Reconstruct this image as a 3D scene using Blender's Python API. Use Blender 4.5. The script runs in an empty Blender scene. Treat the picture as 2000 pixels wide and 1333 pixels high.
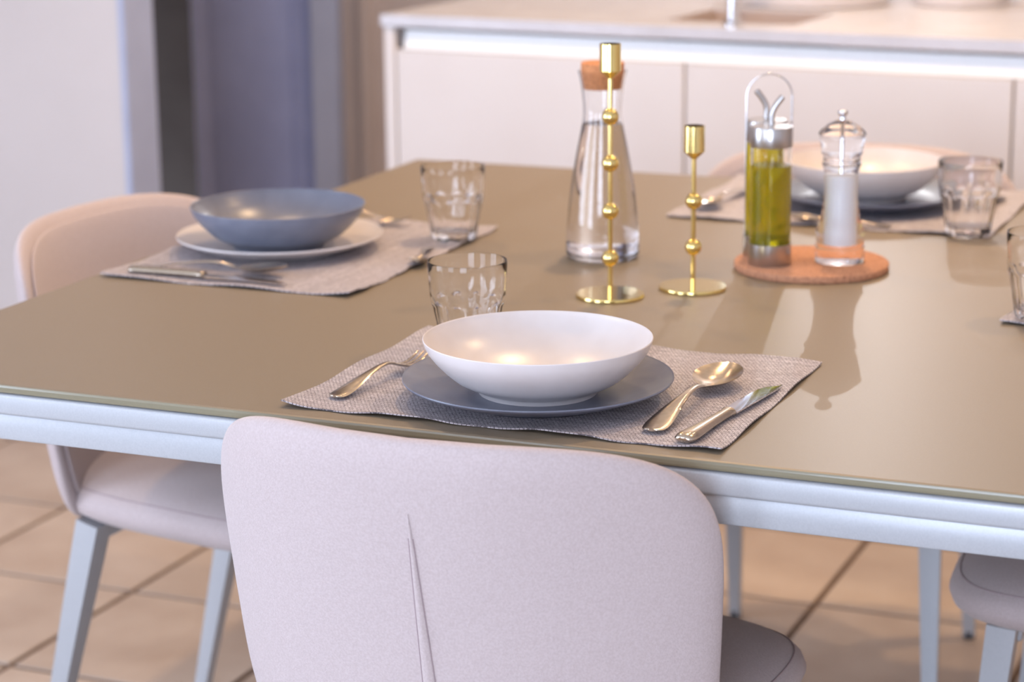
import bpy, bmesh, math, random
from mathutils import Vector, Matrix
random.seed(7)
PI = math.pi
SC = bpy.context.scene
COL = SC.collection

# ------------------------------------------------------------------ camera
cam_d = bpy.data.cameras.new('camera')
cam = bpy.data.objects.new('camera', cam_d)
COL.objects.link(cam)
R = ((0.92272997, 0.08327276, -0.37634433), (0.38532469, -0.22388311, 0.89521016), (-0.00971052, -0.97105201, -0.2386707))
CAM = Vector((0.833, -2.584, 1.343))
cam.matrix_world = Matrix(((R[0][0], -R[0][1], -R[0][2], CAM.x), (R[1][0], -R[1][1], -R[1][2], CAM.y), (R[2][0], -R[2][1], -R[2][2], CAM.z), (0, 0, 0, 1)))
cam_d.sensor_width = 36.0
cam_d.lens = 80.0
cam_d.clip_start = 0.05
cam_d.dof.use_dof = True
cam_d.dof.focus_distance = 2.16
cam_d.dof.aperture_fstop = 4.8
SC.camera = cam

# ------------------------------------------------------------------ world, light, exposure
world = bpy.data.worlds.new('sky')
SC.world = world
world.use_nodes = True
bg = world.node_tree.nodes['Background']
bg.inputs['Color'].default_value = (0.62, 0.78, 1.0, 1)
bg.inputs['Strength'].default_value = 1.2
SC.view_settings.view_transform = 'Standard'
SC.view_settings.look = 'None'
SC.view_settings.gamma = 1.0
SC.view_settings.use_curve_mapping = False
SC.view_settings.exposure = 0.0
SC.cycles.max_bounces = 12
SC.cycles.diffuse_bounces = 3
SC.cycles.glossy_bounces = 4
SC.cycles.transmission_bounces = 12
SC.cycles.use_adaptive_sampling = True
SC.cycles.adaptive_threshold = 0.04
DAY = (0.68, 0.79, 1.0)
WARM = (1.0, 0.66, 0.35)
XL, XR, YF, YB, ZC = -3.3, 2.7, -4.6, 2.9, 2.7


def area(name, loc, rot, sx, sy, power, color):
    d = bpy.data.lights.new(name, 'AREA')
    d.shape = 'RECTANGLE'
    d.size, d.size_y = sx, sy
    d.energy = power
    d.color = color
    o = bpy.data.objects.new(name, d)
    COL.objects.link(o)
    o.location = loc
    o.rotation_euler = rot
    return o


# daylight standing in the window openings (window 1 in the left wall, 2 and 3 in the wall behind the camera)
WIN_L = (-2.9, -1.3, 0.25, 2.3)            # y0, y1, z0, z1
WIN_F = ((-2.7, -1.3, 0.25, 2.3), (0.1, 1.5, 0.25, 2.3))   # x0, x1, z0, z1
area('daylight', (XL - 0.02, -2.1, 1.28), (0, -PI / 2, 0), 2.05, 1.6, 92, DAY)
for a, b, c, d in WIN_F:
    area('daylight', ((a + b) / 2, YF - 0.02, 1.28), (PI / 2, 0, 0), 1.4, 2.05, 84 if a < 0 else 132, DAY)
SPOT_POWER = 3.5
DINING_POWER = 17
PUCK = (-0.42, 2.47, 1.68)          # under-cabinet puck light, throws the hard shadows over the table
PUCK_POWER = 15


# ------------------------------------------------------------------ materials
def lin(c):
    return tuple(((v / 255) / 12.92 if v / 255 <= 0.04045 else ((v / 255 + 0.055) / 1.055) ** 2.4) for v in c) + (1,)


MATS = {}


def mat(name, rgb, rough=0.5, metal=0.0, **kw):
    m = bpy.data.materials.new(name)
    m.use_nodes = True
    b = m.node_tree.nodes['Principled BSDF']
    b.inputs['Base Color'].default_value = lin(rgb)
    b.inputs['Roughness'].default_value = rough
    b.inputs['Metallic'].default_value = metal
    for k, v in kw.items():
        b.inputs[k.replace('_', ' ')].default_value = v
    MATS[name] = m
    return m


def N(m, t, **kw):
    n = m.node_tree.nodes.new(t)
    for k, v in kw.items():
        setattr(n, k, v)
    return n


def L(m, a, b):
    m.node_tree.links.new(a, b)


def noisy(m, rgb2, scale, detail=4, bump=0.0, bump_scale=None, fac=(0.35, 0.65), coord='Object'):
    """second colour through noise, and a fine bump"""
    b = m.node_tree.nodes['Principled BSDF']
    tc = N(m, 'ShaderNodeTexCoord')
    nz = N(m, 'ShaderNodeTexNoise')
    nz.inputs['Scale'].default_value = scale
    nz.inputs['Detail'].default_value = detail
    L(m, tc.outputs[coord], nz.inputs['Vector'])
    mr = N(m, 'ShaderNodeMapRange')
    mr.inputs['From Min'].default_value, mr.inputs['From Max'].default_value = fac
    L(m, nz.outputs['Fac'], mr.inputs['Value'])
    mx = N(m, 'ShaderNodeMix', data_type='RGBA')
    mx.inputs['A'].default_value = b.inputs['Base Color'].default_value
    mx.inputs['B'].default_value = lin(rgb2)
    L(m, mr.outputs['Result'], mx.inputs['Factor'])
    L(m, mx.outputs['Result'], b.inputs['Base Color'])
    if bump:
        n2 = N(m, 'ShaderNodeTexNoise')
        n2.inputs['Scale'].default_value = bump_scale or scale
        n2.inputs['Detail'].default_value = 3
        L(m, tc.outputs[coord], n2.inputs['Vector'])
        bp = N(m, 'ShaderNodeBump')
        bp.inputs['Strength'].default_value = bump
        bp.inputs['Distance'].default_value = 0.001
        L(m, n2.outputs['Fac'], bp.inputs['Height'])
        L(m, bp.outputs['Normal'], b.inputs['Normal'])
    return m


noisy(mat('fabric', (198, 182, 180), 0.9, Sheen_Weight=0.22), (189, 172, 169), 420, 3, 0.5, 700)
mat('thread', (172, 152, 154), 0.9)
noisy(mat('taupe_glass', (139, 125, 106), 0.43, IOR=1.5), (135, 121, 102), 900, 2)
mat('glass_edge', (138, 130, 108), 0.2)
noisy(mat('grey_metal', (186, 187, 190), 0.36, 0.15), (180, 181, 184), 600, 2)
mat('rubber', (60, 60, 62), 0.7)
noisy(mat('off_white_glaze', (226, 218, 216), 0.3), (222, 213, 210), 30, 2)
noisy(mat('grey_blue_glaze', (120, 124, 140), 0.32), (112, 116, 132), 40, 3)
noisy(mat('steel', (204, 191, 174), 0.2, 1.0), (194, 181, 164), 200, 2)
mat('sink_beige', (190, 172, 162), 0.4)
mat('brushed_steel', (190, 186, 184), 0.28, 1.0)
mat('chrome', (225, 225, 228), 0.08, 1.0)
noisy(mat('gold', (242, 216, 142), 0.11, 1.0), (238, 210, 132), 60, 2)
noisy(mat('cork', (202, 146, 112), 0.85), (156, 104, 76), 320, 5, 0.8, 500, (0.45, 0.7))
noisy(mat('cork_light', (214, 142, 92), 0.8), (178, 110, 66), 260, 5, 0.5, 400, (0.45, 0.7))
mat('clear_glass', (255, 255, 255), 0.0, Transmission_Weight=1.0, IOR=1.33)
mat('acrylic', (255, 253, 253), 0.02, Transmission_Weight=1.0, IOR=1.28)
mat('acrylic_head', (255, 253, 253), 0.02, Transmission_Weight=1.0, IOR=1.17)
mat('water', (250, 250, 252), 0.0, Transmission_Weight=1.0, IOR=1.33)
mat('olive_oil', (250, 232, 24), 0.0, Transmission_Weight=0.78, IOR=1.4)
noisy(mat('salt', (255, 255, 255), 0.8), (250, 250, 253), 600, 3, 0.6, 900)
noisy(mat('wall_paint', (212, 206, 206), 0.7), (208, 202, 202), 3, 2)
noisy(mat('ceiling_paint', (232, 228, 222), 0.8), (228, 224, 218), 3, 2)
noisy(mat('beige_paint', (190, 178, 174), 0.6), (183, 170, 166), 3, 2)
noisy(mat('slate_paint', (166, 177, 222), 0.45), (160, 171, 216), 8, 2)
noisy(mat('pale_slate_paint', (178, 187, 215), 0.5), (172, 181, 209), 8, 2)
noisy(mat('dark_brown', (112, 94, 84), 0.7), (102, 84, 75), 6, 3)
noisy(mat('cabinet_white', (226, 218, 214), 0.4), (223, 214, 210), 4, 2)
noisy(mat('worktop_white', (208, 207, 214), 0.25), (200, 198, 204), 14, 4)
mat('profile_white', (248, 248, 248), 0.35)
noisy(mat('grout', (108, 88, 74), 0.9), (92, 74, 62), 40, 3)
tile_m = noisy(mat('tile', (190, 174, 160), 0.5), (168, 148, 132), 7, 6, 0.25, 60, (0.35, 0.75), 'Object')
# every tile a little different
nt = tile_m.node_tree
oi = N(tile_m, 'ShaderNodeObjectInfo')
hs = N(tile_m, 'ShaderNodeHueSaturation')
mrr = N(tile_m, 'ShaderNodeMapRange')
mrr.inputs['To Min'].default_value, mrr.inputs['To Max'].default_value = 0.92, 1.06
L(tile_m, oi.outputs['Random'], mrr.inputs['Value'])
L(tile_m, mrr.outputs['Result'], hs.inputs['Value'])
pb = nt.nodes['Principled BSDF']
src = pb.inputs['Base Color'].links[0].from_socket
L(tile_m, src, hs.inputs['Color'])
L(tile_m, hs.outputs['Color'], pb.inputs['Base Color'])
for nn in nt.nodes:      # pattern moves from tile to tile
    if nn.type == 'TEX_NOISE':
        nn.noise_dimensions = '4D'
        mm = N(tile_m, 'ShaderNodeMath', operation='MULTIPLY')
        mm.inputs[1].default_value = 50
        L(tile_m, oi.outputs['Random'], mm.inputs[0])
        L(tile_m, mm.outputs[0], nn.inputs['W'])

# woven placemat: rows of staggered ribs plus coarser bands
mt = mat('woven_vinyl', (190, 178, 178), 0.55)
b = mt.node_tree.nodes['Principled BSDF']
tc = N(mt, 'ShaderNodeTexCoord')
mp = N(mt, 'ShaderNodeMapping')
mp.inputs['Scale'].default_value = (1000, 1000, 1000)
L(mt, tc.outputs['Object'], mp.inputs['Vector'])
br = N(mt, 'ShaderNodeTexBrick')
br.inputs['Scale'].default_value = 1.0
br.inputs['Brick Width'].default_value = 4.2
br.inputs['Row Height'].default_value = 3.4
br.inputs['Mortar Size'].default_value = 0.6
br.inputs['Mortar Smooth'].default_value = 0.8
br.inputs['Color1'].default_value = lin((216, 208, 211))
br.inputs['Color2'].default_value = lin((190, 180, 184))
br.inputs['Mortar'].default_value = lin((112, 104, 110))
wn = N(mt, 'ShaderNodeTexNoise')
wn.inputs['Scale'].default_value = 0.35
L(mt, mp.outputs['Vector'], wn.inputs['Vector'])
vm = N(mt, 'ShaderNodeVectorMath', operation='MULTIPLY_ADD')
vm.inputs[1].default_value = (3.6, 2.6, 0)
L(mt, wn.outputs['Color'], vm.inputs[0])
L(mt, mp.outputs['Vector'], vm.inputs[2])
L(mt, vm.outputs['Vector'], br.inputs['Vector'])
nz = N(mt, 'ShaderNodeTexNoise')
mp2 = N(mt, 'ShaderNodeMapping')
mp2.inputs['Scale'].default_value = (4, 160, 4)
L(mt, tc.outputs['Object'], mp2.inputs['Vector'])
L(mt, mp2.outputs['Vector'], nz.inputs['Vector'])
nz.inputs['Scale'].default_value = 1.0
mr = N(mt, 'ShaderNodeMapRange')
mr.inputs['From Min'].default_value, mr.inputs['From Max'].default_value = 0.3, 0.7
mr.inputs['To Min'].default_value, mr.inputs['To Max'].default_value = 0.82, 1.12
L(mt, nz.outputs['Fac'], mr.inputs['Value'])
hv = N(mt, 'ShaderNodeHueSaturation')
L(mt, br.outputs['Color'], hv.inputs['Color'])
L(mt, mr.outputs['Result'], hv.inputs['Value'])
L(mt, hv.outputs['Color'], b.inputs['Base Color'])
bp = N(mt, 'ShaderNodeBump')
bp.inputs['Strength'].default_value = 0.7
bp.inputs['Distance'].default_value = 0.0006
inv = N(mt, 'ShaderNodeMath', operation='SUBTRACT')
inv.inputs[0].default_value = 1.0
L(mt, br.outputs['Fac'], inv.inputs[1])
L(mt, inv.outputs[0], bp.inputs['Height'])
L(mt, bp.outputs['Normal'], b.inputs['Normal'])


# ------------------------------------------------------------------ mesh helpers
def obj(name, bm, m, parent=None, smooth=True, angle=40, loc=None, rot=None, mats=None):
    me = bpy.data.meshes.new(name)
    bmesh.ops.recalc_face_normals(bm, faces=bm.faces)
    if smooth:
        for f in bm.faces:
            f.smooth = True
        lim = math.radians(angle)
        for ed in bm.edges:
            if len(ed.link_faces) == 2 and ed.calc_face_angle(0) > lim:
                ed.smooth = False
    bm.to_mesh(me)
    bm.free()
    for k in (mats or [m]):
        me.materials.append(MATS[k])
    o = bpy.data.objects.new(name, me)
    COL.objects.link(o)
    if parent:
        o.parent = parent
    if loc:
        o.location = loc
    if rot:
        o.rotation_euler = rot
    return o


def tag(o, label, cat, group=None):
    o['label'] = label
    o['category'] = cat
    if group:
        o['group'] = group
    return o


def thing(name, label, cat, loc=(0, 0, 0), rz=0.0, group=None):
    o = bpy.data.objects.new(name, None)
    o.empty_display_size = 0.05
    COL.objects.link(o)
    o.location = loc
    o.rotation_euler = (0, 0, rz)
    return tag(o, label, cat, group)


def struct(o, label=None):
    o['kind'] = 'structure'
    if label:
        o['label'] = label
    return o


def dup(root, label, loc=None, rz=None, group=None):
    r = root.copy()
    COL.objects.link(r)
    r['label'] = label
    if group:
        r['group'] = group
    if loc:
        r.location = loc
    if rz is not None:
        r.rotation_euler = (0, 0, rz)
    for ch in [c for c in bpy.data.objects if c.parent == root]:
        c2 = ch.copy()
        COL.objects.link(c2)
        c2.parent = r
        for g in [c for c in bpy.data.objects if c.parent == ch]:
            g2 = g.copy()
            COL.objects.link(g2)
            g2.parent = c2
    return r


def box(bm, a, b2, bev=0.0, seg=2):
    vs = [bm.verts.new((x, y, z)) for x in (a[0], b2[0]) for y in (a[1], b2[1]) for z in (a[2], b2[2])]
    fs = [(0, 1, 3, 2), (4, 6, 7, 5), (0, 4, 5, 1), (2, 3, 7, 6), (0, 2, 6, 4), (1, 5, 7, 3)]
    faces = [bm.faces.new([vs[i] for i in f]) for f in fs]
    if bev:
        es = list({e for f in faces for e in f.edges})
        bmesh.ops.bevel(bm, geom=es, offset=bev, segments=seg, affect='EDGES', profile=0.5)
    return bm


def boxo(name, a, b2, m, parent=None, bev=0.0, seg=2):
    return obj(name, box(bmesh.new(), a, b2, bev, seg), m, parent)


def lathe(bm, prof, n=64, c=(0, 0), wave=None):
    """prof: list of (r, z); r == 0 closes to a point; wave(i_angle, k) multiplies r"""
    rows = []
    for k, (r, z) in enumerate(prof):
        if r <= 1e-7:
            rows.append([bm.verts.new((c[0], c[1], z))])
        else:
            row = []
            for i in range(n):
                a = 2 * PI * i / n
                rr = r * (wave(a, k) if wave else 1)
                row.append(bm.verts.new((c[0] + rr * math.cos(a), c[1] + rr * math.sin(a), z)))
            rows.append(row)
    for p, q in zip(rows[:-1], rows[1:]):
        for i in range(n):
            j = (i + 1) % n
            if len(p) == 1 and len(q) == 1:
                continue
            if len(p) == 1:
                bm.faces.new((p[0], q[i], q[j]))
            elif len(q) == 1:
                bm.faces.new((p[i], q[0], p[j]))
            else:
                bm.faces.new((p[i], q[i], q[j], p[j]))
    return bm


def spline(pts, n=6):
    """Catmull-Rom through the points (tuples of any length)"""
    out = []
    P = [pts[0]] + list(pts) + [pts[-1]]
    for i in range(1, len(P) - 2):
        p0, p1, p2, p3 = P[i - 1], P[i], P[i + 1], P[i + 2]
        for k in range(n):
            t = k / n
            out.append(tuple(0.5 * (2 * b + (c - a) * t + (2 * a - 5 * b + 4 * c - d) * t * t + (3 * b - a - 3 * c + d) * t ** 3) for a, b, c, d in zip(p0, p1, p2, p3)))
    out.append(tuple(pts[-1]))
    return out


def tube(bm, pts, rad, n=10, cap=True, sq=0.0):
    """swept round tube; rad number or list; sq > 0 squares the section"""
    pts = [Vector(p) for p in pts]
    if not hasattr(rad, '__len__'):
        rad = [rad] * len(pts)
    t0 = (pts[1] - pts[0]).normalized()
    u = t0.orthogonal().normalized()
    if abs(t0.z) > 0.7:
        u = Vector((1, 0, 0))
        u = (u - t0 * u.dot(t0)).normalized()
    rows = []
    for i, p in enumerate(pts):
        t = (pts[min(i + 1, len(pts) - 1)] - pts[max(i - 1, 0)]).normalized()
        u = (u - t * u.dot(t)).normalized()
        v = t.cross(u)
        row = []
        for k in range(n):
            a = 2 * PI * k / n
            ca, sa = math.cos(a), math.sin(a)
            f = 1.0
            if sq:
                f = (1 - sq) + sq / max(abs(ca), abs(sa))
            row.append(bm.verts.new(p + (u * ca + v * sa) * rad[i] * f))
        rows.append(row)
    for p, q in zip(rows[:-1], rows[1:]):
        for i in range(n):
            j = (i + 1) % n
            bm.faces.new((p[i], p[j], q[j], q[i]))
    if cap:
        bm.faces.new(rows[0][::-1])
        bm.faces.new(rows[-1])
    return bm


def pillow(bm, outline, top, bot, rings=(0, .25, .5, .7, .82, .9, .95, .98, .995, 1.0)):
    """outline: closed list of (p, q); top(p, q, r) / bot(p, q, r) give 3-D points; sheets meet at r = 1"""
    cx = sum(p for p, q in outline) / len(outline)
    cy = sum(q for p, q in outline) / len(outline)
    n = len(outline)
    edge = None
    for fn in (top, bot):
        prev = None
        for r in rings:
            if r == 0:
                row = [bm.verts.new(fn(cx, cy, 0))]
            elif r == 1.0 and edge:
                row = edge
            else:
                row = [bm.verts.new(fn(cx + (p - cx) * r, cy + (q - cy) * r, r)) for p, q in outline]
                if r == 1.0:
                    edge = row
            if prev:
                for i in range(n):
                    j = (i + 1) % n
                    if len(prev) == 1:
                        bm.faces.new((prev[0], row[i], row[j]))
                    else:
                        bm.faces.new((prev[i], row[i], row[j], prev[j]))
            prev = row
    return bm


def supell(hw, hh, n=4.5, k=64):
    out = []
    for i in range(k):
        a = 2 * PI * i / k
        c, s = math.cos(a), math.sin(a)
        out.append((hw * math.copysign(abs(c) ** (2 / n), c), hh * math.copysign(abs(s) ** (2 / n), s)))
    return out


def strip(bm, st, nx=8):
    """cutlery body: stations (y, half_width, z, thickness, dish) lofted with a top and a bottom sheet"""
    rt, rb = [], []
    for y, w, z, t, d in st:
        a, c = [], []
        for i in range(nx + 1):
            s = -1 + 2 * i / nx
            prof = (1 - abs(s) ** 3.0)
            zz = z + d * s * s
            a.append(bm.verts.new((w * s, y, zz + t * 0.5 * prof)))
            c.append(bm.verts.new((w * s, y, zz - t * 0.5 * prof - 0.0001)))
        rt.append(a)
        rb.append(c)
    for k in range(len(st) - 1):
        for i in range(nx):
            bm.faces.new((rt[k][i], rt[k][i + 1], rt[k + 1][i + 1], rt[k + 1][i]))
            bm.faces.new((rb[k][i], rb[k + 1][i], rb[k + 1][i + 1], rb[k][i + 1]))
        for i, in ((0,), (nx,)):
            bm.faces.new((rt[k][i], rb[k][i], rb[k + 1][i], rt[k + 1][i]))
    for k in (0, len(st) - 1):
        for i in range(nx):
            bm.faces.new((rt[k][i], rb[k][i], rb[k][i + 1], rt[k][i + 1]))
    return bm


# ------------------------------------------------------------------ the room
fl = struct(boxo('floor', (XL, YF, -0.05), (XR, YB, -0.004), 'grout'), 'grout bed under beige square floor tiles')
TX, TY, GR = 0.369, 0.360, 0.012
bmt = box(bmesh.new(), (-(TX - GR) / 2, -(TY - GR) / 2, -0.008), ((TX - GR) / 2, (TY - GR) / 2, 0.0), 0.0015, 1)
tile0 = None
x0, y0 = -0.097 - TX * 8.5, 0.925 - TY * 7.5
for i in range(17):
    for j in range(16):
        x, y = x0 + TX * i, y0 + TY * j
        if not (XL + 0.1 < x < XR - 0.1 and -1.9 < y < YB):
            continue
        if tile0 is None:
            tile0 = t = obj('tile', bmt, 'tile', fl, angle=30)
        else:
            t = tile0.copy()
            COL.objects.link(t)
            t.parent = fl
        t.location = (x, y, random.uniform(-0.0006, 0.0))
        t.rotation_euler = (0, 0, 0)
struct(boxo('ceiling', (XL - .2, YF - .2, ZC), (XR + .2, YB + .8, ZC + 0.1), 'ceiling_paint'))
# left wall with a tall window
bm = bmesh.new()
y0w, y1w, z0w, z1w = WIN_L
box(bm, (XL - .15, YF, 0), (XL, y0w, ZC)); box(bm, (XL - .15, y1w, 0), (XL, YB, ZC))
box(bm, (XL - .15, y0w, 0), (XL, y1w, z0w)); box(bm, (XL - .15, y0w, z1w), (XL, y1w, ZC))
struct(obj('wall_left', bm, 'wall_paint'))
bm = bmesh.new()
xs = [XL - .15] + [v for w in WIN_F for v in w[:2]] + [XR + .15]
for k in range(0, len(xs), 2):
    box(bm, (xs[k], YF - .15, 0), (xs[k + 1], YF, ZC))
for a, b2, c, d in WIN_F:
    box(bm, (a, YF - .15, 0), (b2, YF, c)); box(bm, (a, YF - .15, d), (b2, YF, ZC))
struct(obj('wall_front', bm, 'wall_paint'))
struct(boxo('wall_right', (XR, YF, 0), (XR + .15, YB + .6, ZC), 'wall_paint'))
# window frames with mullions
def window(n, along, fixed, a, b2, z0, z1):
    bm = bmesh.new()
    w, dep = 0.05, 0.05
    def bar(p0, p1, q0, q1):
        if along == 'y':
            box(bm, (fixed, p0, q0), (fixed + dep, p1, q1), 0.004, 1)
        else:
            box(bm, (p0, fixed, q0), (p1, fixed + dep, q1), 0.004, 1)
    bar(a, a + w, z0, z1); bar(b2 - w, b2, z0, z1); bar(a, b2, z0, z0 + w); bar(a, b2, z1 - w, z1)
    m = (a + b2) / 2
    bar(m - .045, m + .045, z0, z1)
    return struct(obj(f'window_{n}', bm, 'profile_white'))
window(1, 'y', XL + 0.002, y0w, y1w, z0w, z1w)
for k, w in enumerate(WIN_F):
    window(k + 2, 'x', YF + 0.002, *w)

# partition to the left, its grey end casing
struct(boxo('wall_partition', (XL, 1.50, 0), (-1.768, 1.61, ZC), 'wall_paint'), 'white wall behind the chair at the left end of the table')
struct(boxo('trim_1', (-1.768, 1.497, 0), (-1.752, 1.613, ZC), 'pale_slate_paint', None, 0.002, 1), 'grey casing on the end of the white partition wall')
# back wall with a doorway
DX0, DX1 = -2.72, -2.03
bm = bmesh.new()
box(bm, (XL, YB, 0), (DX0, YB + .12, ZC)); box(bm, (DX1, YB, 0), (XR, YB + .12, ZC)); box(bm, (DX0, YB, 2.15), (DX1, YB + .12, ZC))
struct(obj('wall_back', bm, 'beige_paint'))
bm = bmesh.new()
box(bm, (XL, YB + .6, 0), (DX1 + .3, YB + .7, ZC)); box(bm, (DX1 + .2, YB + .12, 0), (DX1 + .3, YB + .7, ZC))
struct(obj('wall_hall', bm, 'dark_brown'), 'dark brown wall of the passage behind the doorway')
door = struct(boxo('door_1', (-2.445, YB + .03, 0.01), (DX1 - 0.035, YB + .07, 2.13), 'slate_paint', None, 0.003, 1), 'slate grey door leaf left slightly open')
boxo('door_panel', (-2.38, YB + .022, 0.2), (DX1 - 0.10, YB + .031, 1.98), 'slate_paint', door, 0.006, 2)
struct(boxo('trim_2', (DX1 - .012, YB - .03, 0), (DX1 + .072, YB + .05, 2.2), 'pale_slate_paint', None, 0.004, 1), 'pale grey casing beside the slate door')
struct(boxo('trim_3', (DX1 + .145, YB - .05, 0), (DX1 + .17, YB + .02, 2.4), 'beige_paint', None, 0.004, 1), 'narrow beige pilaster beside the door casing')

# ------------------------------------------------------------------ kitchen peninsula (its own slightly turned axes)
PEN = Vector((-1.146, 1.484, 0))
PA = math.radians(-4.18)


def pen(o, u=0, v=0, z=0):
    o.location = PEN + Matrix.Rotation(PA, 3, 'Z') @ Vector((u, v, z))
    o.rotation_euler = (0, 0, PA)
    return o


LEN, DEP = 3.2, 0.82
tag(pen(boxo('side_panel', (0, 0.0, 0), (0.024, DEP - .02, 0.877), 'cabinet_white', None, 0.0015, 1)), 'white upright panel closing the left end of the kitchen peninsula', 'panel')
# worktop with the sink cut-out
SU0, SU1, SV0, SV1 = 0.56, 0.82, 0.10, 0.34
bm = bmesh.new()
box(bm, (-.004, -.004, .878), (SU0, DEP, .9)); box(bm, (SU1, -.004, .878), (LEN, DEP, .9))
box(bm, (SU0, -.004, .878), (SU1, SV0, .9)); box(bm, (SU0, SV1, .878), (SU1, DEP, .9))
bmesh.ops.remove_doubles(bm, verts=bm.verts, dist=1e-5)
tag(pen(obj('worktop', bm, 'worktop_white', smooth=False)), 'long thin white worktop of the kitchen peninsula behind the table', 'worktop')
bm = bmesh.new()
for a, b2 in (((SU0 + .002, SV0 + .002, .78), (SU1 - .002, SV1 - .002, .783)), ((SU0 + .002, SV0 + .002, .78), (SU0 + .006, SV1 - .002, .898)), ((SU1 - .006, SV0 + .002, .78), (SU1 - .002, SV1 - .002, .898)),
              ((SU0 + .002, SV0 + .002, .78), (SU1 - .002, SV0 + .006, .898)), ((SU0 + .002, SV1 - .006, .78), (SU1 - .002, SV1 - .002, .898))):
    box(bm, a, b2)
tag(pen(obj('sink', bm, 'sink_beige')), 'square beige sink sunk into the white worktop behind the tap', 'sink')
bm = bmesh.new()
prof = [(0.003, .8335), (0.012, .8700), (0.016, .8715), (0.04, .8715), (0.04, .8335)]
r0 = [bm.verts.new((0.044, v, z)) for v, z in prof]
r1 = [bm.verts.new((LEN, v, z)) for v, z in prof]
for i in range(len(prof)):
    j = (i + 1) % len(prof)
    bm.faces.new((r0[i], r0[j], r1[j], r1[i]))
bm.faces.new(r0); bm.faces.new(r1[::-1])
tag(pen(obj('grip_profile', bm, 'profile_white', smooth=False)), 'bright white grip profile running under the worktop edge', 'profile')
U = 0.028
wd = 0.613
names = ['leftmost white base cabinet of the peninsula, nearest the carafe', 'white base cabinet of the peninsula behind the oil bottles', 'white base cabinet of the peninsula at the right picture edge']
for k in range(3):
    c = pen(thing('base_cabinet', names[k], 'cabinet', group='peninsula base cabinets'), U + k * (wd + .005), 0, 0)
    boxo('body', (0.001, .022, .1), (wd - .001, DEP - .1, .832 if k == 2 else .69), 'cabinet_white', c)
    boxo('door', (0, 0, .1), (wd, .02, .832), 'cabinet_white', c, 0.0015, 1)
    boxo('plinth', (0.001, .05, 0), (wd - .001, .07, .1), 'cabinet_white', c)
# tap
tap = pen(thing('mixer_tap', 'chrome tap standing at the front edge of the white worktop', 'tap'), 0.724, 0.038, 0.9)
obj('base', lathe(bmesh.new(), [(0, 0), (.02, 0), (.02, .006), (.0135, .012), (0, .012)], 32), 'chrome', tap)
path = spline([(0, 0, .01), (0, 0, .16), (0, 0, .30), (0, .03, .37), (0, .10, .39), (0, .17, .36), (0, .185, .30)], 6)
obj('spout', tube(bmesh.new(), path, .0118, 20), 'chrome', tap)
obj('lever', tube(bmesh.new(), [(0.01, 0, .07), (.045, -.0, .075), (.095, -.0, .10)], [.008, .006, .005], 12), 'chrome', tap)
# white dishes standing on the worktop
for lab, u, v, rx, ry in (('wide white dish on the worktop just behind the tap', 0.70, 0.535, .165, .15), ('smaller white dish on the worktop further right of the tap', 0.985, 0.63, .10, .11)):
    bm = lathe(bmesh.new(), [(0, .0), (.92, .0), (.95, .003), (.975, .03), (1.0, .085), (1.0, .09), (.97, .09), (.94, .036), (.85, .012), (0, .010)], 48)
    for v_ in bm.verts:
        v_.co.x *= rx
        v_.co.y *= ry
    tag(pen(obj('serving_dish', bm, 'off_white_glaze'), u, v, .9), lab, 'dish', 'white dishes on the worktop')

# ------------------------------------------------------------------ lamps
wc = thing('wall_cabinet', 'white wall cabinet on the back wall above the kitchen', 'wall cabinet', (-0.42, YB, 1.70))
boxo('body', (-.9, -.34, 0), (.9, -.001, .75), 'cabinet_white', wc, .002, 1)
for k in range(3):
    boxo('door', (-.9 + .6 * k + .002, -.36, 0), (-.9 + .6 * k + .598, -.342, .75), 'cabinet_white', wc, .002, 1)
pk = thing('puck_light', 'small round puck light under the wall cabinet', 'lamp', (PUCK[0], PUCK[1] + .09, 1.70))
obj('housing', lathe(bmesh.new(), [(0, 0), (.032, 0), (.032, -.010), (.026, -.012), (0, -.012)], 32), 'brushed_steel', pk)
d = bpy.data.lights.new('puck_lamp', 'POINT')
d.energy = PUCK_POWER
d.color = (0.94, 0.96, 1.0)
d.shadow_soft_size = 0.006
o = bpy.data.objects.new('puck_lamp', d)
COL.objects.link(o)
o.parent = pk
o.location = (0, -.09, PUCK[2] - 1.70)


def spot(label, x, y, power, group):
    t = thing('ceiling_spot', label, 'ceiling light', (x, y, ZC), 0, group)
    obj('trim_ring', lathe(bmesh.new(), [(.05, 0), (.065, 0), (.065, -.006), (.05, -.006)], 32), 'profile_white', t)
    d = bpy.data.lights.new('spot_light', 'AREA')
    d.shape = 'DISK'
    d.size = 0.09
    d.energy = power
    d.color = WARM
    o = bpy.data.objects.new('spot_light', d)
    COL.objects.link(o)
    o.parent = t
    o.location = (0, 0, -.008)


for k, x in enumerate((-1.3, -.3, .7)):
    spot(('leftmost recessed ceiling spot over the kitchen', 'middle recessed ceiling spot over the kitchen', 'rightmost recessed ceiling spot over the kitchen')[k], x, 2.1, SPOT_POWER, 'kitchen ceiling spots')
for k, x in enumerate((-1.2, -.1, 1.0)):
    spot(('recessed ceiling spot above the left end of the dining table', 'recessed ceiling spot above the far middle of the dining table', 'recessed ceiling spot above the right end of the dining table')[k], x, .7, DINING_POWER * (.7, 1.4, 1.0)[k], 'dining ceiling spots')

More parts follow.
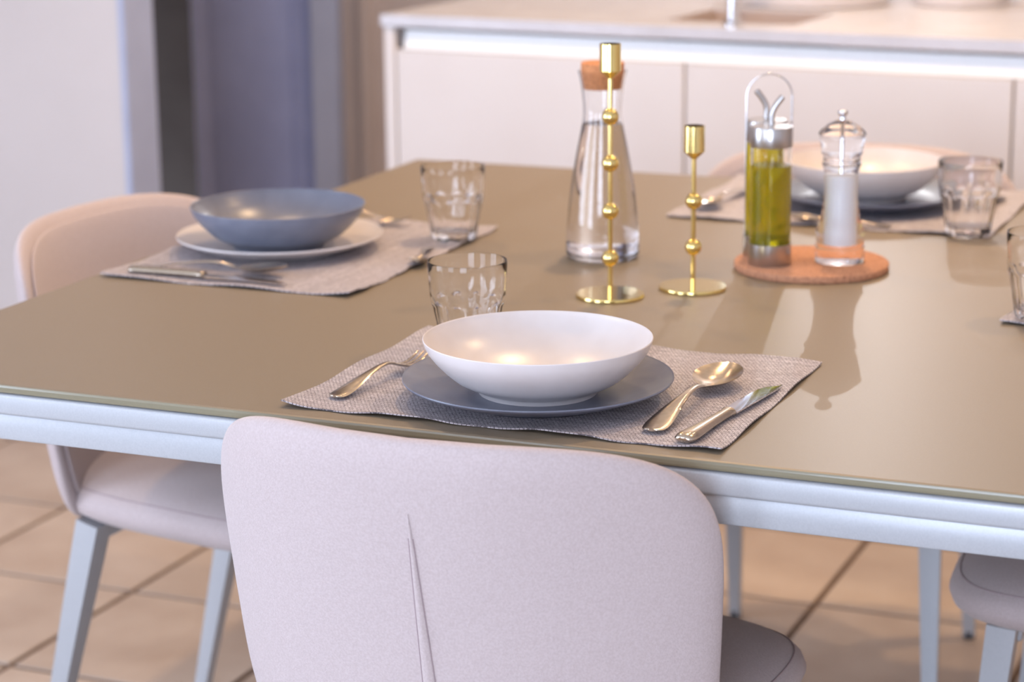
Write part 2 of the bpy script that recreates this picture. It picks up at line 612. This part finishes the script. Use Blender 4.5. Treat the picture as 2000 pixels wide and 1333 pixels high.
# ------------------------------------------------------------------ dining table
HT = 0.72
table = thing('dining_table', 'square dining table with taupe glass top and pale grey metal frame', 'table')
bm = box(bmesh.new(), (-HT, -HT, .7425), (HT, HT, .752), 0.0032, 2)
for f in bm.faces:
    f.material_index = 1 if abs(f.normal.z) < 0.9 else 0
bm.normal_update()
for f in bm.faces:
    f.material_index = 0 if abs(f.normal.z) > 0.9 else 1
gt = obj('glass_top', bm, None, table, angle=20, mats=['taupe_glass', 'glass_edge'])
gt['label'] = 'taupe back-painted glass slab'
for k in range(4):
    bm = box(bmesh.new(), (-HT + .002, -HT + .002, .7185), (HT - .002, -HT + .055, .7415), 0.004, 3)
    bmesh.ops.rotate(bm, verts=bm.verts, cent=(0, 0, 0), matrix=Matrix.Rotation(k * PI / 2, 3, 'Z'))
    obj('top_rail', bm, 'grey_metal', table)
    bm = box(bmesh.new(), (-HT + .03, -HT + .009, .690), (HT - .03, -HT + .045, .7185), 0.003, 2)
    bmesh.ops.rotate(bm, verts=bm.verts, cent=(0, 0, 0), matrix=Matrix.Rotation(k * PI / 2, 3, 'Z'))
    obj('apron', bm, 'grey_metal', table)
    bm = bmesh.new()
    c = HT - .03
    tube(bm, [(-c, -c, .718), (-c, -c, .6), (-c - .004, -c - .004, 0)], [.026, .026, .017], 20, sq=0.6)
    bmesh.ops.rotate(bm, verts=bm.verts, cent=(0, 0, 0), matrix=Matrix.Rotation(k * PI / 2, 3, 'Z'))
    obj('leg', bm, 'grey_metal', table)

# ------------------------------------------------------------------ chairs
ZT, ZB_, LEAN = 0.790, 0.40, 0.22


def back_y(x, z):
    return -0.298 + LEAN * (ZT - z) + 0.092 * (abs(x) / 0.245) ** 2.2 * (0.75 + 0.25 * (z - ZB_) / (ZT - ZB_))


def make_chair():
    c = thing('dining_chair', 'x', 'chair', group='upholstered dining chairs')
    zc, hh = (ZT + ZB_) / 2, (ZT - ZB_) / 2
    T = 0.036

    def shape(p, q):
        return p * (1.0 + 0.05 * (q / hh)), zc + q

    def rear(p, q, r):
        x, z = shape(p, q)
        return (x, back_y(x, z) + T / 2 - T / 2 * max(0, 1 - r ** 12) ** 0.5, z)

    def front(p, q, r):
        x, z = shape(p, q)
        return (x, back_y(x, z) + T / 2 + T / 2 * max(0, 1 - r ** 12) ** 0.5, z)
    out = supell(.248, hh, 4.2, 96)
    rings = (0, .2, .4, .55, .7, .8, .87, .92, .95, .97, .985, .994, .999, 1.0)
    bk = obj('backrest', pillow(bmesh.new(), out, front, rear, rings), 'fabric', c, angle=80)
    # inner cushion of the backrest
    out2 = [(p * .93, q * .93 + .002) for p, q in out]

    def rear2(p, q, r):
        x, z = shape(p, q)
        return (x, back_y(x, z) + T * .9, z)

    def front2(p, q, r):
        x, z = shape(p, q)
        return (x, back_y(x, z) + T * .97 + .007 * max(0, 1 - r ** 6) ** 0.5, z)
    obj('back_cushion', pillow(bmesh.new(), out2, front2, rear2, rings), 'fabric', c, angle=80)
    # pleat up the middle of the rear face: a slim raised wedge between two seams
    bm = bmesh.new()
    L_, R_ = [], []
    for k in range(25):
        t = k / 24
        z = 0.722 - t * 0.30
        w = 0.0004 + 0.0085 * t ** 0.8
        yy = back_y(0, z)
        L_.append((-w, yy - .0006, z))
        R_.append((w, yy - .0006, z))
    rows = []
    for (a, b2) in zip(L_, R_):
        rows.append([bm.verts.new(p) for p in (a, ((a[0] * .4), a[1] - min(.002, .5 * b2[0]), a[2]), (b2[0] * .4, b2[1] - min(.002, .5 * b2[0]), b2[2]), b2)])
    for p, q in zip(rows[:-1], rows[1:]):
        for i in range(3):
            bm.faces.new((p[i], p[i + 1], q[i + 1], q[i]))
    pl = obj('pleat', bm, 'fabric', bk, angle=80)
    bm = bmesh.new()
    tube(bm, [(a[0] - .0006, a[1] + .0002, a[2]) for a in L_[2:]], .0006, 6)
    tube(bm, [(a[0] + .0006, a[1] + .0002, a[2]) for a in R_[2:]], .0005, 6)
    obj('seam', bm, 'thread', bk)
    # stitched line just inside the rim of the rear face
    tp = [rear(p * .93, q * .90, .93) for p, q in out if q > .5 * hh and abs(p) < .235]
    k0 = max(range(len(tp)), key=lambda i: (Vector(tp[i]) - Vector(tp[i - 1])).length)
    tp = tp[k0:] + tp[:k0]
    obj('rim_seam', tube(bmesh.new(), [(x, y + .0002, z) for x, y, z in tp], .0006, 5), 'fabric', bk)
    # seat
    def sshape(p, q):
        return p * (1 + .10 * q / .22), q + .012

    def stop(p, q, r):
        x, y = sshape(p, q)
        h = max(0, 1 - r ** 7) ** 0.5
        return (x, y, .446 + .034 * h + .012 * (1 - r * r) - .010 * max(0, (y - .1) / .15) ** 2)

    def sbot(p, q, r):
        x, y = sshape(p, q)
        h = max(0, 1 - r ** 7) ** 0.5
        return (x * (1 - .02 * h), y, .446 - .038 * h - .010 * max(0, (y - .1) / .15) ** 2)
    so = supell(.238, .248, 3.6, 72)
    st = obj('seat', pillow(bmesh.new(), so, stop, sbot, (0, .2, .4, .55, .7, .8, .87, .92, .96, .985, 1.0)), 'fabric', c, angle=80)
    # stitched line round the seat edge
    pts = [stop(p * .955, q * .955, .955) for p, q in so]
    obj('seam', tube(bmesh.new(), [(x, y, z + .0002) for x, y, z in pts + pts[:1]], .0008, 5, False), 'thread', st)
    # under-frame and legs
    bm = bmesh.new()
    box(bm, (-.18, -.158, .388), (.18, -.128, .410), .003, 1)
    box(bm, (-.15, .165, .380), (.15, .195, .404), .003, 1)
    box(bm, (-.015, -.13, .388), (.015, .17, .408), .003, 1)
    obj('under_frame', bm, 'grey_metal', c)
    for s in (-1, 1):
        for top, foot in (((s * .178, -.140, .414), (s * .190, -.245, 0.008)), ((s * .158, .185, .404), (s * .172, .222, .008))):
            a, b2 = Vector(top), Vector(foot)
            lg = obj('leg', tube(bmesh.new(), [a, a.lerp(b2, .12), b2], [.0175, .0168, .0092], 16, sq=0.88), 'grey_metal', c, angle=30)
            obj('foot_cap', tube(bmesh.new(), [b2 + (a - b2) * .02, b2, b2 - Vector((0, 0, .008))], [.0103, .0103, .0095], 12), 'rubber', lg)
    return c


ch = make_chair()
ch['label'] = 'dining chair in the foreground, seen from behind with its pleated back'
ch.location = (0.012, -0.588, 0)
dup(ch, 'dining chair at the left end of the table, before the white wall', (-0.612, -0.026, 0), -PI / 2 - math.radians(4))
dup(ch, 'dining chair behind the table, mostly hidden by bowl and oil bottles', (0.015, 0.60, 0), PI + math.radians(7))
dup(ch, 'dining chair at the right edge, only its seat and legs showing', (0.585, 0.045, 0), PI / 2)

ZTAB = 0.752


# ------------------------------------------------------------------ placemats
def placemat(label, cx, cy, rz, seed, w=.45, d=.345):
    rnd = random.Random(seed)
    ph = [rnd.uniform(0, 6.28) for _ in range(6)]
    bm = bmesh.new()
    nx, ny = 60, 46
    T = .0013
    rows = {}
    for lay in (0, 1):
        for i in range(nx + 1):
            for j in range(ny + 1):
                u, v = -1 + 2 * i / nx, -1 + 2 * j / ny
                x, y = u * w / 2, v * d / 2
                ex, ey = max(0, abs(u) - .72) / .28, max(0, abs(v) - .72) / .28
                z = .0006 + .0035 * ey ** 2 * (.5 + .5 * math.sin(9 * u + ph[0 if v > 0 else 1])) + .003 * ex ** 2 * (.5 + .5 * math.sin(7 * v + ph[2 if u > 0 else 3]))
                wob = .0012 * math.sin(26 * u + ph[4])
                if abs(v) == 1:
                    y += wob
                rows[lay, i, j] = bm.verts.new((x, y, z + lay * T))
    for i in range(nx):
        for j in range(ny):
            bm.faces.new([rows[1, a, b2] for a, b2 in ((i, j), (i + 1, j), (i + 1, j + 1), (i, j + 1))])
            bm.faces.new([rows[0, a, b2] for a, b2 in ((i, j), (i, j + 1), (i + 1, j + 1), (i + 1, j))])
    for i in range(nx):
        for j in (0, ny):
            bm.faces.new([rows[q] for q in ((0, i, j), (0, i + 1, j), (1, i + 1, j), (1, i, j))])
    for j in range(ny):
        for i in (0, nx):
            bm.faces.new([rows[q] for q in ((0, i, j), (0, i, j + 1), (1, i, j + 1), (1, i, j))])
    o = obj('placemat', bm, 'woven_vinyl', None, angle=50, loc=(cx, cy, ZTAB), rot=(0, 0, rz))
    return tag(o, label, 'placemat', 'woven placemats')


placemat('woven grey placemat under the white bowl in the foreground', .018, -.5225, 0, 1)
placemat('woven grey placemat under the blue bowl at the left', -.533, -.0135, -PI / 2, 2)
placemat('woven grey placemat at the far side behind the oil bottles', .049, .545, PI, 3)
placemat('woven grey placemat of which one corner shows at the right edge', .551, .104, PI / 2 - math.radians(6), 4, .45, .30)
ZM = ZTAB + .0021


# ------------------------------------------------------------------ plates and bowls
def plate_mesh():
    pr = spline([(.0, .0075), (.05, .0075), (.088, .0085), (.110, .0135), (.130, .0205), (.1335, .0222)], 5) + [(.1340, .0210), (.1328, .0192)] + spline([(.128, .0175), (.108, .0095), (.09, .0045), (.082, .0022)], 4) + [(.079, 0), (.074, 0), (.072, .003), (0, .0035)]
    return lathe(bmesh.new(), pr, 96)


def bowl_mesh():
    pr = spline([(0, .0065), (.03, .0068), (.055, .0095), (.08, .020), (.098, .034), (.1085, .0485), (.1115, .0545)], 5) + [(.1122, .0552), (.1128, .0545)] + spline([(.1125, .053), (.108, .0425), (.098, .030), (.082, .0155), (.066, .0075), (.060, .0045)], 5) + [(.0585, 0.0), (.054, 0.0), (.052, .003), (0, .0035)]
    return lathe(bmesh.new(), pr, 96)


def crockery(plab, pm, blab, bmat, px, py, bx, by):
    p = obj('dinner_plate', plate_mesh(), pm, None, angle=50, loc=(px, py, ZM))
    tag(p, plab, 'plate', 'dinner plates')
    q = obj('bowl', bowl_mesh(), bmat, None, angle=50, loc=(bx, by, ZM + .0078))
    tag(q, blab, 'bowl', 'deep bowls')


crockery('grey-blue dinner plate under the white bowl in the foreground', 'grey_blue_glaze', 'off-white bowl in the foreground on a grey-blue plate', 'off_white_glaze', .017, -.578, .020, -.585)
crockery('off-white dinner plate under the blue bowl at the left', 'off_white_glaze', 'grey-blue bowl at the left on an off-white plate', 'grey_blue_glaze', -.573, -.016, -.567, -.030)
crockery('grey-blue dinner plate at the far side behind the salt mill', 'grey_blue_glaze', 'off-white bowl at the far side behind the salt mill', 'off_white_glaze', .066, .556, .056, .565)


# ------------------------------------------------------------------ cutlery (local +Y points from handle end to tip)
def spoon(name, label, x, y, rz, s=1.0, group='spoons', tilt=0.0):
    st = [(0, .004, .0035, .002, 0), (.002, .0085, .0035, .0024, 0), (.006, .0102, .0037, .0026, .0), (.014, .0112, .0045, .0026, 0), (.03, .0104, .007, .0026, 0), (.06, .0068, .0115, .0028, 0), (.09, .0042, .0145, .0032, 0), (.11, .0034, .0135, .0036, 0), (.124, .0036, .0105, .0034, .0)]
    bl = []
    n = 14
    for k in range(n + 1):
        t = k / n
        w = .0218 * (math.sin(PI * (t * .97 + .015)) ** 0.62) * (1.0 + .12 * (t - .5))
        y_ = .128 + t * .068
        zb = .0018 + .0075 * (1 - t) ** 3 + .0125 * t ** 2.2
        bl.append((y_, max(w, .003), zb, .0016, .0075 * (w / .0218) ** 1.2))
    st = spline(st + bl, 2)
    bm = strip(bmesh.new(), st, 12)
    bmesh.ops.scale(bm, vec=(s, s, s), verts=bm.verts)
    o = obj(name, bm, 'steel', None, angle=60, loc=(x, y, ZM), rot=(tilt, 0, rz))
    return tag(o, label, 'spoon', group)


def fork(label, x, y, rz):
    f = thing('fork', label, 'fork', (x, y, ZM), rz, 'forks')
    f.scale = (.95, .88, 1)
    st = [(0, .004, .0035, .002, 0), (.002, .0085, .0035, .0024, 0), (.006, .0102, .0037, .0026, 0), (.014, .0110, .0045, .0026, 0), (.03, .0102, .007, .0026, 0), (.06, .0066, .0125, .0028, 0), (.09, .0042, .0165, .0032, 0), (.108, .0036, .0165, .0034, 0), (.122, .006, .0125, .0028, .0004), (.134, .0115, .0085, .0022, .0012), (.142, .0128, .0070, .002, .0014)]
    obj('handle', strip(bmesh.new(), spline(st, 3), 10), 'steel', f, angle=60)
    for k in range(4):
        xo = (-1.5 + k) * .0067
        st = [(.139, .0026, .0078, .0022, 0), (.15, .0024, .0066, .0021, 0), (.162, .0022, .0072, .002, 0), (.174, .0019, .0098, .0018, 0), (.184, .0011, .0135, .0012, 0)]
        bm = strip(bmesh.new(), spline(st, 2), 4)
        bmesh.ops.translate(bm, vec=(xo, 0, 0), verts=bm.verts)
        obj('tine', bm, 'steel', f, angle=60)
    return f


def knife(label, x, y, rz):
    f = thing('knife', label, 'knife', (x, y, ZM), rz, 'table knives')
    st = [(0, .004, .006, .004, 0), (.002, .0085, .006, .0075, 0), (.007, .0105, .006, .0100, 0), (.018, .0108, .006, .0105, 0), (.05, .0085, .006, .0092, 0), (.085, .0070, .006, .0085, 0), (.102, .0074, .006, .0088, 0), (.106, .0084, .006, .0092, 0), (.108, .0070, .006, .006, 0)]
    obj('handle', strip(bmesh.new(), spline(st, 3), 12), 'steel', f, angle=60)
    bm = bmesh.new()
    n = 22
    top, bot = [], []
    for k in range(n + 1):
        t = k / n
        y_ = .105 + .122 * t
        xr = .0085 * (1 - max(0, t - .8) ** 2 * 12)
        xl = -.0082 - .0016 * math.sin(PI * t) if t < .78 else -.0082 + .0145 * ((t - .78) / .22) ** 1.9
        z = .006 - .0022 * t
        th = .0016 * (1 - .5 * t)
        top.append([bm.verts.new((xl, y_, z)), bm.verts.new(((xl + xr) / 2, y_, z + th / 2)), bm.verts.new((xr, y_, z + th / 2))])
        bot.append([bm.verts.new((xl, y_, z - .0002)), bm.verts.new(((xl + xr) / 2, y_, z - th / 2)), bm.verts.new((xr, y_, z - th / 2))])
    for k in range(n):
        for i in range(2):
            bm.faces.new((top[k][i], top[k][i + 1], top[k + 1][i + 1], top[k + 1][i]))
            bm.faces.new((bot[k][i], bot[k + 1][i], bot[k + 1][i + 1], bot[k][i + 1]))
        for i in (0, 2):
            bm.faces.new((top[k][i], bot[k][i], bot[k + 1][i], top[k + 1][i]))
    for k in (0, n):
        for i in range(2):
            bm.faces.new((top[k][i], bot[k][i], bot[k][i + 1], top[k][i + 1]))
    obj('blade', bm, 'chrome', f, angle=30)
    return f


# front place
fork('steel fork beside the front white bowl, tines up', -.166, -.660, math.radians(-9))
spoon('table_spoon', 'large steel spoon right of the front plate, next to the knife', .165, -.664, math.radians(-2), 1.12)
knife('steel knife right of the front plate, outermost on its mat', .204, -.690, math.radians(-6))
# left place (diner faces +X)
fork('steel fork behind the blue bowl at the left', -.640, .185, -PI / 2 - math.radians(3))
spoon('table_spoon', 'large steel spoon in front of the left blue bowl, beside the knife', -.676, -.184, -PI / 2 + math.radians(4), 1.0)
knife('steel knife at the near edge of the left placemat', -.679, -.212, -PI / 2 - math.radians(1))
spoon('dessert_spoon', 'small steel spoon between the left plate and the table centre', -.392, .052, PI - math.radians(-18), .62, 'dessert spoons')
# far place (diner faces -Y)
fork('steel fork at the far side right of the plate, behind the glass', .232, .665, PI)
spoon('table_spoon', 'steel spoon at the far side left of the oil bottles', -.122, .60, PI - math.radians(6), .95)
spoon('dessert_spoon', 'small steel spoon at the far side, passing behind the salt mill', .137, .393, PI / 2 - math.radians(-2), .72, 'dessert spoons')


# ------------------------------------------------------------------ drinking glasses
def glass(label, x, y, z, rz):
    n = 80
    outer = [(.0, .0), (.026, .0), (.0285, .0015), (.0298, .005), (.0318, .018), (.0342, .033), (.0362, .044), (.0368, .0475), (.0385, .0495), (.0400, .052), (.0404, .056), (.0412, .068), (.0420, .080), (.0424, .0885), (.0420, .0900), (.0411, .0900), (.0405, .0885)]
    inner = [(.0398, .075), (.0390, .062), (.0380, .053), (.0355, .047), (.034, .040), (.031, .026), (.0285, .015), (.0265, .0115), (.022, .0100), (0, .0098)]
    prof = outer + inner
    no = len(outer)

    def poly(a):
        st = 2 * PI / 10
        return math.cos(st / 2) / math.cos((a % st) - st / 2)      # ten flat facets

    def wave(a, k):
        r, zz = prof[k]
        if k < no and .004 <= zz <= .0475:
            return 1.03 * poly(a)
        if k < no and .049 <= zz <= .053:
            return 1 - .25 * (1 - poly(a))
        if k >= no and .011 < zz < .05:
            return 1 - .3 * (1 - poly(a))
        return 1
    bm = lathe(bmesh.new(), prof, n, wave=wave)
    # scallop: raise the shoulder between facets
    for v in bm.verts:
        rr = math.hypot(v.co.x, v.co.y)
        if .043 < v.co.z < .053 and rr > .036:
            a = math.atan2(v.co.y, v.co.x)
            v.co.z += .0045 * (abs(math.sin(5 * a)) - .6)
    bmesh.ops.scale(bm, vec=(1, 1, 1.1), verts=bm.verts)
    o = obj('drinking_glass', bm, 'clear_glass', None, angle=27, loc=(x, y, z), rot=(0, 0, rz))
    return tag(o, label, 'glass', 'faceted tumblers')


glass('empty tumbler partly hidden behind the white bowl in the foreground', -.122, -.432, ZM, .1)
glass('empty tumbler on the left placemat beside the blue bowl', -.386, .120, ZM, .3)
glass('empty tumbler on the far placemat right of the salt mill', .243, .384, ZM, .5)
glass('empty tumbler cut off by the right picture edge', .420, -.072, ZM, .2)

# ------------------------------------------------------------------ carafe
cf = thing('carafe', 'glass water carafe with a cork stopper behind the tall candlestick', 'carafe', (-.165, .092, ZTAB))
outer = [(0, 0), (.038, 0), (.043, .0012), (.0462, .0045), (.0470, .010), (.0462, .030), (.0440, .060), (.0405, .090), (.0365, .115), (.0320, .140), (.0280, .160), (.0252, .175), (.0242, .186), (.0248, .200), (.0268, .218), (.0294, .232), (.0312, .238)]
inner = [(.0296, .238), (.0276, .231), (.0250, .217), (.0231, .200), (.0225, .186), (.0235, .175), (.0262, .160), (.0302, .140), (.0347, .115), (.0387, .090), (.0422, .060), (.0444, .030), (.0450, .012), (.043, .008), (0, .007)]
obj('glass_body', lathe(bmesh.new(), spline(outer, 3) + spline(inner, 3), 64), 'clear_glass', cf, angle=60)
ins = [(r + .0003, z) for r, z in inner]
wt = [(0, .172), (.0243, .172), (.0262 + .0003, .160)] + ins[7:-1] + [(.043, .0078), (0, .0068)]
obj('water', lathe(bmesh.new(), wt, 64), 'water', cf, angle=60)
obj('cork_stopper', lathe(bmesh.new(), [(0, .216), (.0242, .216), (.0272, .236), (.0272, .2478), (.0265, .2485), (0, .2485)], 48), 'cork_light', cf, angle=40)


# ------------------------------------------------------------------ candlesticks
def candlestick(label, x, y, balls, cup0, cup1):
    c = thing('candlestick', label, 'candlestick', (x, y, ZTAB), 0, 'brass candlesticks')
    obj('base', lathe(bmesh.new(), [(0, 0), (.0395, 0), (.0405, .0008), (.0405, .0036), (.0398, .0045), (0, .0047)], 72), 'gold', c, angle=50)
    obj('stem', lathe(bmesh.new(), [(0, .004), (.0028, .004), (.0028, cup0 + .003), (0, cup0 + .003)], 20), 'gold', c, angle=60)
    for z in balls:
        r = .0101
        pr = [(0, z - r)] + [(r * math.cos(a), z + r * math.sin(a)) for a in [math.radians(-90 + 12 * k) for k in range(1, 15)]] + [(0, z + r)]
        obj('bead', lathe(bmesh.new(), pr, 32), 'gold', c, angle=80)
    obj('candle_cup', lathe(bmesh.new(), [(0, cup0), (.0032, cup0), (.0052, cup0 + .002), (.0125, cup0 + .0088), (.0125, cup1), (.0112, cup1), (.0112, cup0 + .011), (0, cup0 + .010)], 40), 'gold', c, angle=40)
    return c


candlestick('taller brass candlestick with four beads, in front of the carafe', -.075, -.124, (.0466, .1025, .159, .2135), .258, .298)
candlestick('shorter brass candlestick with two beads, left of the cork trivet', .003, -.050, (.051, .1065), .157, .1965)

# ------------------------------------------------------------------ trivet, cruets, mill
tag(obj('trivet', lathe(bmesh.new(), [(0, 0), (.094, 0), (.0955, .0015), (.0955, .0085), (.094, .010), (0, .010)], 80), 'cork', None, loc=(.104, .112, ZTAB), angle=50), 'round cork trivet carrying the oil bottles and the salt mill', 'trivet')
ZK = ZTAB + .0102
VD = Vector((-.36, .933, 0))                 # the pair of bottles stands in a row away from the camera
SD = Vector((.933, .36, 0))
B0 = Vector((.060, .078, ZK))
B1 = B0 + VD * .056 - SD * .002
stand = thing('cruet_stand', 'steel cruet stand with a tall wire handle on the cork trivet', 'stand', B0)
mid = (B1 - B0) / 2
for q in (Vector((0, 0, 0)), B1 - B0):
    obj('cup', lathe(bmesh.new(), [(0, 0), (.0262, 0), (.0268, .0008), (.0268, .0262), (.0262, .0264), (.0258, .0257), (.0258, .003), (0, .003)], 48, (q.x, q.y)), 'brushed_steel', stand, angle=50)
ax = SD
hp = []
for k in range(0, 31):
    a = PI * k / 30
    hp.append(mid + ax * (-.0278 * math.cos(a)) + Vector((0, 0, .203 + .0278 * math.sin(a))))
hp = [mid - ax * .0278 + Vector((0, 0, .012))] + hp + [mid + ax * .0278 + Vector((0, 0, .012))]
obj('wire_handle', tube(bmesh.new(), hp, .0011, 10), 'chrome', stand)


def cruet(label, pos, level, bend, matname):
    c = thing('cruet_bottle', label, 'bottle', pos + Vector((0, 0, .0033)), 0, 'cruet bottles')
    H = .1435
    obj('glass_body', lathe(bmesh.new(), [(0, 0), (.0235, 0), (.0250, .002), (.0252, .006), (.0252, H), (.0236, H), (.0236, .006), (.022, .0045), (0, .0045)], 56), 'clear_glass', c, angle=40)
    obj('oil', lathe(bmesh.new(), [(0, .0043), (.0221, .0043), (.0238, .0058), (.0238, level), (0, level)], 48), matname, c, angle=40)
    cap = obj('cap', lathe(bmesh.new(), [(0, H - .001), (.0258, H - .001), (.0262, H), (.0262, H + .0225), (.0255, H + .024), (.006, H + .0255), (0, H + .0255)], 48), 'brushed_steel', c, angle=40)
    p = Vector((0, 0, H + .024))
    b2 = bend
    obj('spout', tube(bmesh.new(), spline([tuple(p), tuple(p + Vector((0, 0, .014))), tuple(p + b2 * .004 + Vector((0, 0, .024))), tuple(p + b2 * .013 + Vector((0, 0, .036)))], 6), [.0036] * 18 + [.0034], 14), 'brushed_steel', cap)
    return c


cruet('glass oil bottle with steel cap, front one in the cruet stand', B0, .120, SD, 'olive_oil')
cruet('glass oil bottle with steel cap, rear one in the cruet stand', B1, .139, -SD, 'olive_oil')

ml = thing('salt_mill', 'clear acrylic mill filled with white salt on the cork trivet', 'salt mill', (.137, .122, ZK))
body = [(0, 0), (.0305, 0), (.0318, .001), (.0318, .020), (.0322, .0215), (.0310, .024), (.0305, .034), (.0315, .041), (.0300, .047), (.0262, .058), (.0232, .072), (.0216, .090), (.0212, .105), (.0222, .120), (.0240, .127), (.0246, .131), (.0238, .1335), (0, .1335)]
cav = [(0, .132), (.0172, .132), (.0172, .0225), (0, .0225)]
body = body
bm = lathe(bmesh.new(), spline(body, 3), 64)
obj('body', bm, 'acrylic', ml, angle=45)
obj('salt', lathe(bmesh.new(), [(0, .0228), (.0169, .0228), (.0169, .118), (.012, .1205), (0, .1205)], 48), 'salt', ml, angle=50)
obj('head', lathe(bmesh.new(), spline([(0, .1340), (.0226, .1340), (.0238, .1365), (.0242, .140), (.0238, .143), (.0262, .147), (.0268, .153), (.0282, .160), (.0292, .166), (.0286, .1695), (.0302, .1725), (.0298, .1755), (.0262, .1795), (.0190, .186), (.0100, .1905), (.005, .192), (0, .192)], 3), 64), 'acrylic_head', ml, angle=45)
obj('shaft', lathe(bmesh.new(), [(0, .1206), (.0022, .1206), (.0022, .1914), (0, .1914)], 12), 'chrome', ml)
kb = obj('knob', lathe(bmesh.new(), [(0, .1915), (.004, .1915), (.0042, .196), (.0032, .1975), (.0055, .199), (.0068, .2015), (.0066, .2040), (.0045, .2055), (0, .2058)], 28), 'chrome', ml, angle=60)
ml.scale = (.95, .95, .915)
